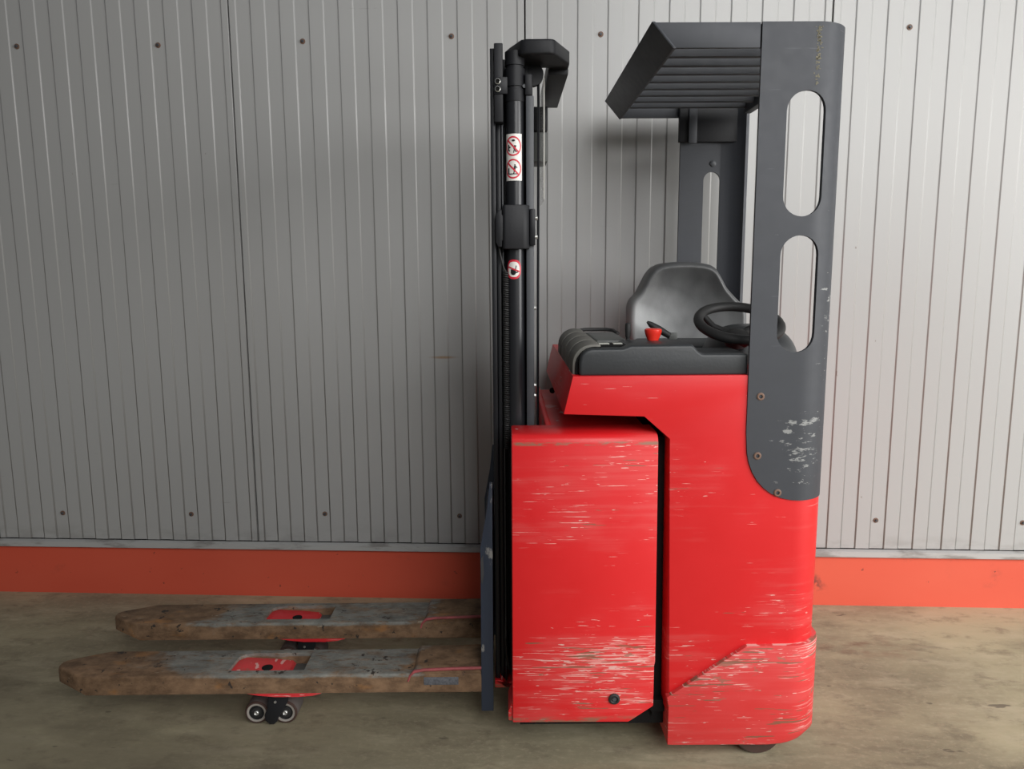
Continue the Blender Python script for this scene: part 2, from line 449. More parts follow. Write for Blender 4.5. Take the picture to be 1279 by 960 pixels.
for k in range(-4, 6):
    p = bpy.data.objects.new('wall_panel', pm); COL.objects.link(p)
    p.parent = wall; p.location = (-1.2577 + 1.15 * k, 0, 0)
    for sx in (0.287, 0.862):
        for sz in (0.370, 2.277):
            s = bpy.data.objects.new('screw', sm); COL.objects.link(s)
            s.parent = p; s.location = (sx + rnd.uniform(-0.008, 0.008), 0.0, sz + rnd.uniform(-0.006, 0.006))

# ------------------------------------------------------------------ the truck
T = rootobj('pallet_stacker_truck', 'red and black ride-on pallet stacker truck with rusty forks and overhead guard',
            'stacker truck', (0.30, -0.90, 0.0), R(3.5))
YN, YF = -0.16, 0.73          # near and far flanks

# ---- main body
bm = bmesh.new()
b_prism(bm, [(-0.280, 1.012), (-0.256, 1.114), (0.450, 1.114), (0.450, 0.155), (0.013, 0.155), (0.006, 0.942), (-0.064, 1.004)], YN, YF - 0.01)
es = [e for e in bm.edges if all(abs(v.co.x - 0.450) < 1e-4 for v in e.verts) and abs(e.verts[0].co.y - e.verts[1].co.y) < 1e-4]
bmesh.ops.bevel(bm, geom=es, offset=0.10, segments=10, profile=0.5, affect='EDGES')
es = [e for e in bm.edges if all(abs(v.co.y - YN) < 1e-4 and 0.0 < v.co.x < 0.02 for v in e.verts)]
bmesh.ops.bevel(bm, geom=es, offset=0.014, segments=4, profile=0.5, affect='EDGES')
es = [e for e in bm.edges if abs(e.calc_face_angle(0)) > R(28)]
bmesh.ops.bevel(bm, geom=es, offset=0.004, segments=3, profile=0.5, affect='EDGES', clamp_overlap=True)
body = finish('body', bm, 'red', T, 40, 'red painted steel body of the truck')

# ---- bumper skirt (proud of the body)
bm = bmesh.new()
b_prism(bm, [(0.017, 0.055), (0.017, 0.172), (0.012, 0.201), (0.232, 0.353), (0.462, 0.353), (0.462, 0.075), (0.440, 0.052)], YN - 0.014, YF + 0.004)
es = [e for e in bm.edges if all(v.co.x > 0.43 for v in e.verts) and abs(e.verts[0].co.y - e.verts[1].co.y) < 1e-4]
bmesh.ops.bevel(bm, geom=es, offset=0.105, segments=10, profile=0.5, affect='EDGES')
es = [e for e in bm.edges if abs(e.calc_face_angle(0)) > R(28)]
bmesh.ops.bevel(bm, geom=es, offset=0.004, segments=2, profile=0.5, affect='EDGES', clamp_overlap=True)
finish('bumper', bm, 'red_bumper', T, 40, 'scraped and faded red bumper skirt')

# ---- battery side cover
bm = bmesh.new()
b_prism(bm, [(-0.420, 0.957), (-0.422, 0.121), (-0.092, 0.119), (-0.022, 0.167), (-0.022, 0.288), (-0.0195, 0.30), (-0.0245, 0.957)], YN, -0.030)
top = [e for e in bm.edges if all(v.co.z > 0.95 for v in e.verts) and all(v.co.y < -0.1 for v in e.verts)]
bmesh.ops.bevel(bm, geom=top, offset=0.026, segments=3, profile=0.5, affect='EDGES')
cover = finish('battery_cover', bm, 'red_cover', T, None, 'scratched red side cover with a black bolt', 0.004, 2)
lathe('bolt', [(0.016, 0.0), (0.016, -0.004), (0.011, -0.006), (0.008, -0.003)], (-0.134, YN, 0.192), 'rubber', cover, 'y', 18, label='black bolt with recessed head')
lathe('bolt', [(0.006, 0.0), (0.006, -0.0045)], (-0.134, YN - 0.001, 0.192), 'flange', cover, 'y', 6)

comp = box('battery_compartment', -0.308, -0.032, -0.034, 0.70, 0.121, 0.944, 'red_cover', T, 0.004)
box('edge_lip', -0.322, -0.306, -0.034, 0.70, 0.88, 0.957, 'red_cover', comp, 0.003)
lathe('bolt', [(0.010, 0.0), (0.010, -0.012), (0.006, -0.014)], (-0.268, 0.55, 0.965), 'dark', comp, 'y', 12)
box('underframe', -0.40, 0.40, -0.11, 0.68, 0.085, 0.145, 'dark', T)
box('inner_frame', -0.034, 0.012, -0.095, 0.70, 0.13, 0.935, 'dark', T)
prism('frame_bracket', [(-0.045, 0.165), (0.03, 0.165), (0.03, 0.13), (-0.012, 0.13), (-0.016, 0.115), (-0.02, 0.13)], -0.125, -0.10, 'dark', T)

# ---- front frame of the mast foot
foot = prism('mast_foot', [(-0.474, 0.125), (-0.474, 0.150), (-0.452, 0.150), (-0.440, 0.130), (-0.428, 0.145), (-0.37, 0.15), (-0.37, 0.125)], 0.02, 0.50, 'red_cover', T, bevel=0.002)
prism('cover_skid', [(-0.424, 0.175), (-0.434, 0.150), (-0.434, 0.122), (-0.400, 0.118), (-0.400, 0.175)], -0.15, -0.04, 'red_cover', T, bevel=0.003)

# ---- caster wheels under the rear
for yy in (-0.148, 0.60):
    cw = lathe('caster_wheel', [(0.030, 0.0), (0.034, -0.004), (0.064, -0.004), (0.070, 0.004), (0.070, 0.046), (0.064, 0.054), (0.03, 0.054)], (0.288, yy + 0.012, 0.070), ['tread', 'polyurethane'], T, 'y', 32, [1, 1, 0, 0, 0, 1, 1])
    lathe('hub_cap', [(0.026, 0.012), (0.026, 0.0), (0.016, -0.008)], (0.288, yy + 0.010, 0.070), 'tread', cw, 'y', 20)

# ---- overhead guard posts with two long slots each
def stadium_cols(s0, s1, n=8):
    r = (s1 - s0) / 2; c = (s0 + s1) / 2
    return [c - r * math.cos(math.pi * i / n) for i in range(n + 1)]
def guard_post(mirror, holes, thick, zt=2.0, hs=(0.070, 0.171)):
    XS, XF, RR, AMAX = 0.210, 0.350, 0.100, R(69)
    yb = -0.165
    S1 = XF - XS; SE = S1 + RR * AMAX
    H0, H1 = hs
    def pos(s, z, inset=0.0):
        if s <= S1: x, y = XS + s, yb + inset
        else:
            a = (s - S1) / RR
            x, y = XF + (RR - inset) * math.sin(a), yb + RR - (RR - inset) * math.cos(a)
        if mirror: y = 0.57 - y
        return (x, y, z)
    def zbot(s):
        q = 0.165
        return 0.769 + (0.19 * (1 - max(0, 1 - ((q - s) / q) ** 2.4) ** (1 / 2.4)) if s < q else 0)
    rr = (H1 - H0) / 2; hc = (H0 + H1) / 2
    def hz(s, h):
        q = math.sqrt(max(0.0, rr * rr - (s - hc) ** 2))
        return (h[0] + rr - q, h[1] - rr + q)
    cols = sorted(set([0, 0.004, 0.010, 0.02, 0.035, 0.052] + [round(c, 5) for c in stadium_cols(H0, H1, 14)] + [0.185, 0.20, 0.215, 0.23, 0.245, SE]))
    bm = bmesh.new(); keys = {}
    def V(s, z, side):
        k = (round(s, 5), round(z, 5), side)
        if k not in keys: keys[k] = bm.verts.new(pos(s, z, 0.0 if side == 0 else thick))
        return keys[k]
    def colz(s):
        l = [zbot(s)]
        if H0 - 1e-6 <= s <= H1 + 1e-6:
            for h in holes: l += list(hz(s, h))
        return l + [zt]
    edges = []
    for a, b in zip(cols[:-1], cols[1:]):
        inside = a >= H0 - 1e-6 and b <= H1 + 1e-6
        za, zb = colz(a), colz(b)
        for side in (0, 1):
            if inside:
                for i in range(0, len(za), 2):
                    f = [V(a, za[i], side), V(b, zb[i], side), V(b, zb[i + 1], side), V(a, za[i + 1], side)]
                    bm.faces.new(f if side == 0 else f[::-1])
            else:
                f = [V(b, z, side) for z in zb] + [V(a, z, side) for z in za[::-1]]
                bm.faces.new(f if side == 0 else f[::-1])
    open_e = [e for e in bm.edges if len(e.link_faces) == 1]
    inv = {v: k for k, v in keys.items()}
    for e in open_e:
        ka, kb = inv[e.verts[0]], inv[e.verts[1]]
        if ka[2] != 0: continue
        bm.faces.new((e.verts[0], e.verts[1], keys[(kb[0], kb[1], 1)], keys[(ka[0], ka[1], 1)]))
    return finish('guard_post', bm, 'guard', T, 30)
gp = guard_post(False, [(1.174, 1.478), (1.526, 1.837)], 0.009)
for (x, z) in ((0.244, 1.057), (0.242, 0.895), (0.301, 0.792)):
    lathe('screw', [(0.0105, 0.002), (0.0105, -0.0015), (0.008, -0.003), (0.005, -0.0028), (0.0042, 0.001)], (x, -0.165, z), ['rusty_screw', 'dark'], gp, 'y', 16, [0, 0, 0, 1, 1])
# faded yellow stencil residue running up the post
bm = bmesh.new(); rnd = random.Random(8)
for i in range(90):
    z = 1.845 + 0.145 * rnd.random() ** 0.8; s = rnd.gauss(0, 0.0028); w, h = rnd.uniform(0.0008, 0.003), rnd.uniform(0.0012, 0.005)
    x = 0.352 + s
    y = -0.1656
    bm.faces.new([bm.verts.new(p) for p in ((x - w, y, z), (x + w, y, z), (x + w, y, z + h), (x - w, y, z + h))])
res = finish('paint_residue', bm, 'yellow', gp, recalc=False); res['kind'] = 'stuff'; res['label'] = 'faded yellow stencil residue'
gp2 = guard_post(True, [(1.174, 1.745)], 0.012, 2.0, (0.088, 0.150))
lathe('screw', [(0.011, -0.002), (0.011, -0.016), (0.006, -0.018)], (0.331, 0.735, 1.774), 'flange', gp2, 'y', 12)
box('roof_bracket', 0.200, 0.452, 0.700, 0.722, 1.848, 1.985, 'mast_plastic', gp2, 0.002)
box('bracket_rib', 0.232, 0.262, 0.690, 0.700, 1.842, 1.985, 'guard', gp2, 0.002)

# ---- overhead guard roof
roof = bpy.data.objects.new('overhead_guard', None); COL.objects.link(roof); roof.parent = T; roof.empty_display_size = 0.1
roof['label'] = 'black overhead guard roof with slats'
prism('side_rail', [(-0.062, 1.999), (0.206, 1.999), (0.206, 1.938), (-0.012, 1.938)], -0.165, -0.155, 'guard', roof, bevel=0.0015)
prism('side_rail', [(-0.062, 1.999), (0.440, 1.999), (0.440, 1.938), (-0.012, 1.938)], 0.732, 0.742, 'guard', roof, bevel=0.0015)
prism('front_fascia', [(-0.066, 2.000), (-0.058, 2.000), (-0.004, 1.937), (-0.012, 1.936)], -0.168, 0.745, 'guard', roof, bevel=0.001)
tube('weld_bead', [(-0.060, -0.167, 1.996), (-0.045, -0.168, 1.978), (-0.030, -0.1675, 1.960), (-0.012, -0.167, 1.940)], 0.0028, 'guard', roof, 6)
box('rear_crossbar', 0.405, 0.432, -0.02, 0.62, 1.930, 1.990, 'guard', roof, 0.003)
box('rail_spacer', 0.200, 0.214, -0.1575, -0.150, 1.94, 1.996, 'dark', roof)
for k in range(9):                                      # upright bars, light falls between them
    yb = -0.146 + 0.092 * k
    prism('slat', [(yb, 1.947), (yb + 0.013, 1.945), (yb + 0.016, 1.948), (yb + 0.020, 1.986), (yb + 0.006, 1.988)], 0.002, 0.404, 'guard', roof, axis='x')

# ---- mast
def mast_pair(name, x0, x1, y0, y1, z0, z1, mat, bevel=0.002):
    box(name, x0, x1, y0, y1, z0, z1, mat, T, bevel)
    box(name, x0, x1, 0.57 - y1, 0.57 - y0, z0, z1, mat, T, bevel)
mast_pair('front_mast_rail', -0.4715, -0.4575, 0.030, 0.115, 0.13, 1.992, 'mast')
mast_pair('mast_web', -0.4585, -0.352, 0.098, 0.112, 0.15, 1.94, 'mast')
mast_pair('rear_mast_flange', -0.3735, -0.3515, 0.030, 0.099, 0.15, 1.868, 'flange')
mast_pair('inner_mast_rail', -0.456, -0.444, 0.046, 0.099, 0.13, 1.80, 'mast')
mast_pair('slide_strip', -0.4415, -0.4375, 0.050, 0.099, 0.13, 1.80, 'flange', 0.001)
box('rail_end_cap', -0.376, -0.356, 0.026, 0.10, 1.868, 1.925, 'mast_plastic', T, 0.004)
stop = box('stop_bar', -0.460, -0.436, 0.012, 0.060, 1.795, 2.001, 'mast_plastic', T, 0.003)
box('bolt_plate', -0.460, -0.424, 0.008, 0.014, 1.868, 1.912, 'mast', stop, 0.001)
for z in (1.880, 1.900):
    lathe('bolt', [(0.0078, 0.0), (0.0078, -0.005), (0.0062, -0.006), (0.0036, -0.003)], (-0.4505, 0.008, z), ['steel', 'dark'], stop, 'y', 14, [0, 0, 1])
cyl = lathe('lift_cylinder', [(0.0255, 0.16), (0.0255, 1.800), (0.0255, 1.864)], (-0.4035, 0.048, 0.0), 'gloss', T, 'z', 40, label='glossy black lift cylinder')
lathe('cylinder_head', [(0.0270, 1.853), (0.0275, 1.856), (0.0275, 1.886), (0.0245, 1.887), (0.0245, 1.8925), (0.0278, 1.8935), (0.0278, 1.941), (0.0240, 1.942), (0.0240, 1.948), (0.027, 1.949), (0.027, 1.985)], (-0.4035, 0.048, 0.0), 'mast_plastic', cyl, 'z', 36)
lathe('bleed_screw', [(0.005, 0.0), (0.005, -0.006)], (-0.3775, 0.035, 1.893), 'flange', cyl, 'y', 10)

# stickers wrapped on the cylinder
def sticker(name, zc, shapes, label):
    """shapes: list of (material index, outer polygon [(u,v)], inner polygon or None, layer) in metres; u along the girth"""
    bm = bmesh.new(); C = (-0.4035, 0.048); r0 = 0.0255; u0 = -0.006
    def W(u, v, l):
        a = (u + u0) / r0; r = r0 + 0.0005 + 0.00025 * l
        return (C[0] + r * math.sin(a), C[1] - r * math.cos(a), zc + v)
    for mi, pts, inner, l in shapes:
        if inner:
            n = len(pts)
            A = [bm.verts.new(W(*p, l)) for p in pts]; B = [bm.verts.new(W(*p, l)) for p in inner]
            for i in range(n):
                bm.faces.new((A[i], A[(i + 1) % n], B[(i + 1) % n], B[i])).material_index = mi
        else:
            # slice into vertical strips so the patch follows the girth
            us = [p[0] for p in pts]; lo, hi = min(us), max(us); ns = max(1, int((hi - lo) / 0.0025))
            def span(u):
                zs = []
                for i in range(len(pts)):
                    (ua, va), (ub, vb) = pts[i], pts[(i + 1) % len(pts)]
                    if (ua - u) * (ub - u) <= 0 and abs(ua - ub) > 1e-9:
                        zs.append(va + (vb - va) * (u - ua) / (ub - ua))
                return (min(zs), max(zs)) if zs else None
            prev = None
            for i in range(ns + 1):
                u = lo + (hi - lo) * i / ns
                s = span(min(max(u, lo + 1e-6), hi - 1e-6))
                cur = (bm.verts.new(W(u, s[0], l)), bm.verts.new(W(u, s[1], l)))
                if prev: bm.faces.new((prev[0], cur[0], cur[1], prev[1])).material_index = mi
                prev = cur
    bmesh.ops.recalc_face_normals(bm, faces=bm.faces[:])
    return finish(name, bm, ['white', 'sign_red', 'sign_black'], cyl, 60, label, recalc=False)
def circ(cu, cv, ru, rv=None, n=28):
    rv = rv or ru
    return [(cu + ru * math.cos(2 * math.pi * i / n), cv + rv * math.sin(2 * math.pi * i / n)) for i in range(n)]
def bar(a, b, w):
    d = Vector((b[0] - a[0], b[1] - a[1])).normalized(); q = Vector((-d.y, d.x)) * w / 2
    return [(a[0] + q.x, a[1] + q.y), (b[0] + q.x, b[1] + q.y), (b[0] - q.x, b[1] - q.y), (a[0] - q.x, a[1] - q.y)]
rect = lambda u0, u1, v0, v1: [(u0, v0), (u1, v0), (u1, v1), (u0, v1)]
sh = [(0, rect(-0.026, 0.026, -0.063, 0.063), None, 0)]
for cv, mode in ((0.0300, 0), (-0.0310, 1)):
    sh.append((1, circ(0, cv, 0.0235, 0.0268), circ(0, cv, 0.0195, 0.0225), 2))
    sh.append((1, bar((-0.0155, cv + 0.0165), (0.0155, cv - 0.0165), 0.0042), None, 3))
    if mode == 0:      # person under a raised load
        sh += [(2, circ(0.001, cv + 0.015, 0.0052, 0.0030, 12), None, 2), (2, circ(0.006, cv + 0.004, 0.0022, None, 10), None, 2),
               (2, bar((0.006, cv + 0.002), (0.004, cv - 0.008), 0.0070), None, 2), (2, bar((0.004, cv - 0.007), (0.002, cv - 0.018), 0.0034), None, 2),
               (2, bar((0.005, cv - 0.007), (0.009, cv - 0.017), 0.0034), None, 2), (2, bar((-0.013, cv + 0.004), (-0.013, cv - 0.013), 0.0042), None, 2),
               (2, circ(-0.0105, cv - 0.012, 0.0026, None, 10), None, 2), (2, bar((-0.013, cv - 0.003), (-0.007, cv - 0.003), 0.0042), None, 2)]
    else:              # person standing on the forks
        sh += [(2, circ(0.005, cv + 0.010, 0.0026, None, 10), None, 2), (2, bar((0.005, cv + 0.008), (0.004, cv - 0.004), 0.0078), None, 2),
               (2, bar((0.005, cv + 0.006), (0.012, cv + 0.002), 0.0028), None, 2), (2, bar((0.004, cv - 0.003), (0.002, cv - 0.013), 0.0036), None, 2),
               (2, bar((0.005, cv - 0.003), (0.006, cv - 0.013), 0.0036), None, 2), (2, bar((-0.013, cv - 0.014), (0.011, cv - 0.014), 0.0025), None, 2),
               (2, bar((-0.013, cv + 0.002), (-0.013, cv - 0.014), 0.0042), None, 2), (2, circ(-0.0105, cv - 0.0145, 0.0024, None, 10), None, 2)]
sticker('warning_sticker', 1.703, sh, 'white sticker with two red prohibition signs')
def stad(ru, rv, n=32):
    out = []
    for i in range(n):
        a = 2 * math.pi * i / n; c, s = math.cos(a), math.sin(a)
        out.append((ru * math.copysign(abs(c) ** 0.75, c), rv * math.copysign(abs(s) ** 0.85, s)))
    return out
hand = [(2, circ(-0.001, -0.0085, 0.0085, 0.0075, 16), None, 2), (2, rect(-0.0085, 0.006, -0.009, 0.000), None, 2),
        (2, bar((0.006, -0.010), (0.0135, -0.0055), 0.0036), None, 2)]
for u0, u1, h in ((-0.0072, -0.0085, 0.0125), (-0.0030, -0.0032, 0.0150), (0.0010, 0.0020, 0.0140), (0.0048, 0.0072, 0.0105)):
    hand.append((2, bar((u0, -0.002), (u1, h), 0.0028), None, 2))
sticker('hand_sticker', 1.3955, [(0, stad(0.0205, 0.0265), None, 0), (1, stad(0.0212, 0.0275), stad(0.0170, 0.0215), 2)] + hand +
        [(1, bar((-0.0165, 0.0075), (0.0170, -0.0065), 0.0040), None, 3)], 'round red sign with crossed-out black hand')

# clamp round the cylinder
bm = bmesh.new()
b_prism(bm, [(-0.440, 0.040), (-0.440, 0.006), (-0.434, 0.001), (-0.384, 0.001), (-0.376, 0.004), (-0.366, 0.014), (-0.364, 0.024), (-0.364, 0.060), (-0.440, 0.060)], 1.452, 1.573, 'z')
cl = finish('cylinder_clamp', bm, 'mast_plastic', T, None, 'black clamp bracket round the lift cylinder', 0.003, 2)
prism('clamp_ear', [(-0.452, 1.558), (-0.459, 1.545), (-0.459, 1.470), (-0.452, 1.458), (-0.442, 1.458), (-0.442, 1.475), (-0.436, 1.475), (-0.436, 1.545), (-0.442, 1.545), (-0.442, 1.560)], 0.006, 0.03, 'mast_plastic', cl, bevel=0.002)
box('clamp_flange', -0.364, -0.3485, 0.014, 0.032, 1.462, 1.562, 'mast', cl, 0.002)
for z in (1.485, 1.537):
    lathe('bolt', [(0.006, 0.0), (0.006, 0.006), (0.0045, 0.007)], (-0.3487, 0.022, z), 'steel', cl, 'x', 10)
for z in (1.285, 1.060, 1.030):
    lathe('flange_bolt', [(0.0055, 0.0), (0.0055, 0.006)], (-0.3517, 0.045, z), 'steel', T, 'x', 8)
# coiled hose with its lead wire
pts = []
n = 1500
for i in range(n + 1):
    z = 1.392 - 0.52 * i / n
    a = i * 2 * math.pi / 18
    pts.append((-0.432 + 0.0072 * math.cos(a), 0.034 + 0.0072 * math.sin(a), z))
tube('coiled_hose', pts, 0.0024, 'rubber', T, 5)
tube('hose_lead', [(-0.452, 0.03, 1.462), (-0.448, 0.028, 1.44), (-0.442, 0.028, 1.415), (-0.437, 0.030, 1.396), (-0.432, 0.034, 1.389)], 0.003, 'rubber', T, 8)
tube('hydraulic_hose', [(-0.452, 0.075, 1.80), (-0.4515, 0.07, 1.2), (-0.452, 0.072, 0.6), (-0.448, 0.06, 0.35), (-0.438, 0.05, 0.22), (-0.43, 0.05, 0.17)], 0.005, 'rubber', T, 8)

# mast head
head = prism('mast_head', [(-0.430, 0.120), (-0.420, 0.085), (-0.388, 0.006), (-0.372, -0.002), (-0.304, -0.002), (-0.294, 0.006), (-0.247, 0.115), (-0.246, 0.135), (-0.246, 0.62), (-0.305, 0.62), (-0.305, 0.150), (-0.43, 0.150)],
             1.968, 2.008, 'mast_plastic', T, axis='z', bevel=0.006, seg=3, label='black octagonal mast head cap')
box('mast_crossbeam', -0.470, -0.365, 0.115, 0.455, 1.90, 1.985, 'mast', T, 0.003)
lathe('chain_pulley', [(0.012, 0.0), (0.032, 0.0), (0.032, 0.004), (0.026, 0.010), (0.032, 0.016), (0.032, 0.020), (0.012, 0.020)], (-0.352, 0.118, 1.945), 'mast', T, 'y', 24)
prism('head_side_arm', [(-0.305, 1.969), (-0.246, 1.969), (-0.247, 1.952), (-0.304, 1.952)], 0.16, 0.62, 'mast_plastic', head, bevel=0.002)
box('head_end_block', -0.336, -0.290, 0.46, 0.60, 1.848, 1.925, 'mast_plastic', head, 0.003)
box('end_block_cover', -0.336, -0.290, 0.47, 0.60, 1.750, 1.846, 'flap', head, 0.003)
tube('chain', [(-0.335, 0.13, 1.94), (-0.334, 0.14, 1.88), (-0.334, 0.15, 1.7), (-0.336, 0.15, 1.2), (-0.338, 0.15, 0.4)], 0.004, 'mast', T, 6)
# clear protective screen behind the mast
scr = prism('mast_screen', [(0.16, 1.945), (0.50, 1.945), (0.50, 1.66), (0.38, 1.60), (0.16, 1.60)], -0.318, -0.315, 'clear', T, axis='x', label='clear protective screen behind the mast')
prism('screen_edge', [(0.157, 1.945), (0.160, 1.945), (0.160, 1.60), (0.157, 1.60)], -0.3185, -0.3145, 'grey_trim', scr, axis='x')

# ---- fork carriage
car = prism('fork_carriage', [(-0.516, 0.060), (-0.479, 0.060), (-0.476, 0.777), (-0.484, 0.777), (-0.494, 0.690), (-0.514, 0.582), (-0.514, 0.440)], 0.000, 0.022, 'carriage', T, bevel=0.002, label='blue-black fork carriage with chipped edges')
prism('carriage_side', [(-0.516, 0.060), (-0.479, 0.060), (-0.476, 0.777), (-0.484, 0.777), (-0.494, 0.690), (-0.514, 0.582), (-0.514, 0.440)], 0.493, 0.515, 'carriage', car, bevel=0.002)
box('back_plate', -0.502, -0.481, 0.022, 0.493, 0.16, 0.62, 'carriage', car, 0.002)
prism('gusset', [(-0.513, 0.545), (-0.505, 0.560), (-0.503, 0.50), (-0.508, 0.47), (-0.512, 0.48)], -0.004, 0.0, 'flange', car)

# ---- forks
def fork(y0, w, flip):
    yc = y0 + w / 2
    def Y(t): return y0 + t if not flip else y0 + w - t
    nose = [(-1.716, 0.0), (-1.812, 0.050), (-1.829, 0.062), (-1.835, 0.076), (-1.835, 0.094), (-1.826, 0.108), (-1.806, 0.120), (-1.714, w)]
    zt, zb = 0.184, 0.125
    sx0, sx1, sy0, sy1 = -1.293, -1.060, 0.030, 0.138       # slot in the top plate
    outer = [(-0.515, w), (-0.515, 0.0)]
    bm = bmesh.new()
    # top plate as faces round the slot
    xs = [sx0, sx1]
    def col(poly, z): return [bm.verts.new((p[0], y0 + p[1], z)) for p in poly]
    slot = [(sx0 + 0.000, sy0), (sx1, sy0), (sx1, sy1), (sx0 + 0.05, sy1), (sx0 + 0.022, sy1 - 0.007), (sx0 + 0.006, sy1 - 0.025)]
    ring = nose + [(sx0, w), (sx1, w)] + outer + [(sx1, 0.0), (sx0, 0.0)]
    def zbn(p): return zb + (0.012 if p[0] < -1.75 else 0.0)
    TO = {p: bm.verts.new((p[0], y0 + p[1], zt)) for p in ring}
    BO = {p: bm.verts.new((p[0], y0 + p[1], zbn(p))) for p in ring}
    TS = {p: bm.verts.new((p[0], y0 + p[1], zt)) for p in slot}
    BS = {p: bm.verts.new((p[0], y0 + p[1], zb)) for p in slot}
    def cap(O, S):
        bm.faces.new([O[(sx0, 0.0)]] + [O[p] for p in nose] + [O[(sx0, w)], S[slot[5]], S[slot[0]]])
        bm.faces.new([O[(sx0, w)], O[(sx1, w)], S[slot[2]], S[slot[3]], S[slot[4]], S[slot[5]]])
        bm.faces.new([O[(sx1, w)], O[(-0.515, w)], O[(-0.515, 0.0)], O[(sx1, 0.0)], S[slot[1]], S[slot[2]]])
        bm.faces.new([O[(sx1, 0.0)], O[(sx0, 0.0)], S[slot[0]], S[slot[1]]])
    cap(TO, TS); cap(BO, BS)
    for i in range(len(ring)):
        a, b = ring[i], ring[(i + 1) % len(ring)]
        bm.faces.new((TO[a], TO[b], BO[b], BO[a]))
    for i in range(len(slot)):
        a, b = slot[i], slot[(i + 1) % len(slot)]
        bm.faces.new((TS[a], TS[b], BS[b], BS[a]))
    bmesh.ops.recalc_face_normals(bm, faces=bm.faces[:])
    es = [e for e in bm.edges if len(e.link_faces) == 2 and e.calc_face_angle(0) > R(60) and all(v.co.z > zt - 1e-4 for v in e.verts)
          and all((abs(v.co.y - y0) < 1e-4 or abs(v.co.y - y0 - w) < 1e-4 or v.co.x < -1.71) for v in e.verts)]
    bmesh.ops.bevel(bm, geom=es, offset=0.007, segments=3, profile=0.5, affect='EDGES')
    f = finish('fork', bm, 'rust', T, 32)
    # heel reinforcement towards the carriage
    prism('fork_heel', [(-0.735, 0.128), (-0.722, 0.188), (-0.712, 0.197), (-0.515, 0.200), (-0.515, 0.118), (-0.72, 0.118)], y0 + 0.006, y0 + w - 0.008, 'rust', f, bevel=0.004)
    tube('weld_seam', [(-0.738, y0 + 0.001, 0.160), (-0.732, y0 + 0.002, 0.177), (-0.718, y0 + 0.004, 0.190), (-0.69, y0 + 0.005, 0.194), (-0.60, y0 + 0.005, 0.197), (-0.515, y0 + 0.005, 0.199)], [0.003, 0.004, 0.005, 0.005, 0.005, 0.005], 'weld', f, 8, label='red painted weld seam')
    if y0 < 0.1:
        pl = box('type_plate', -0.690, -0.585, y0 - 0.0015, y0 + 0.001, 0.148, 0.173, 'plate', f, 0.001, label='small stamped blue-grey plate')
    # red load arm: boat-shaped below, sloping cover in the slot
    arm = [(-1.292, 0.174), (-1.262, 0.172), (-1.180, 0.167), (-1.122, 0.160), (-1.100, 0.135), (-1.000, 0.1275), (-1.004, 0.122), (-1.035, 0.114), (-1.075, 0.111), (-1.145, 0.112), (-1.195, 0.117), (-1.245, 0.1245), (-1.285, 0.140)]
    la = prism('load_arm', arm, y0 + 0.0315, y0 + 0.1365, 'red_arm', f, bevel=0.003, label='red load arm set in the fork slot')
    blade = [(-1.252, 0.128), (-1.000, 0.128), (-1.004, 0.122), (-1.03, 0.115), (-1.075, 0.1115), (-1.145, 0.112), (-1.195, 0.117)]
    prism('arm_blade', blade, y0 + 0.002, y0 + 0.030, 'red_arm', f)
    prism('arm_blade', blade, y0 + 0.138, y0 + w - 0.004, 'red_arm', f)
    bmh = bmesh.new()
    b_lathe(bmh, [(0.017, 0.0), (0.017, 0.0075), (0.010, 0.009)], (-1.187, y0 + 0.076, 0.1620), 'z', 18)
    finish('arm_hole_disc', bmh, 'dark', f, 35)  # dark raised disc standing in for the hole in the load arm
    box('slot_bar', -1.115, -1.060, y0 + 0.032, y0 + 0.136, 0.136, 0.150, 'flap', f, 0.004)
    # tandem load wheels on a rocker link
    for cx in (-1.217, -1.128):
        wprof = [(0.010, 0.000), (0.016, 0.000), (0.018, 0.006), (0.022, 0.006), (0.0235, 0.0), (0.030, -0.001), (0.031, -0.002), (0.035, -0.001), (0.037, 0.003), (0.037, 0.077), (0.034, 0.080), (0.01, 0.080)]
        lw = lathe('load_wheel', wprof, (cx, y0 + 0.042, 0.037), ['hub', 'polyurethane', 'tread', 'rubber'], f, 'y', 36, [3, 3, 3, 3, 0, 1, 1, 1, 2, 2, 1])
        o = lathe('axle_bolt', [(0.0075, 0.006), (0.0075, -0.004), (0.0055, -0.006), (0.003, -0.003)], (cx, y0 + 0.042, 0.037), 'steel', f, 'y', 14)
    link = [(-1.174, 0.118), (-1.112, 0.118), (-1.114, 0.082), (-1.126, 0.060), (-1.140, 0.038), (-1.150, 0.016), (-1.160, 0.006), (-1.174, 0.006), (-1.186, 0.018), (-1.189, 0.036), (-1.178, 0.060)]
    lk = prism('rocker_link', link, y0 + 0.026, y0 + 0.036, 'mast_plastic', f, bevel=0.003)
    prism('rocker_link', link, y0 + 0.126, y0 + 0.136, 'mast_plastic', f, bevel=0.003)
    lathe('link_bolt', [(0.004, 0.0), (0.004, -0.003)], (-1.152, y0 + 0.026, 0.082), 'steel', f, 'y', 8)
    return f
fork(0.000, 0.163, False)['label'] = 'rusty steel fork nearer the camera'
fork(0.350, 0.163, False)['label'] = 'rusty steel fork nearer the wall'

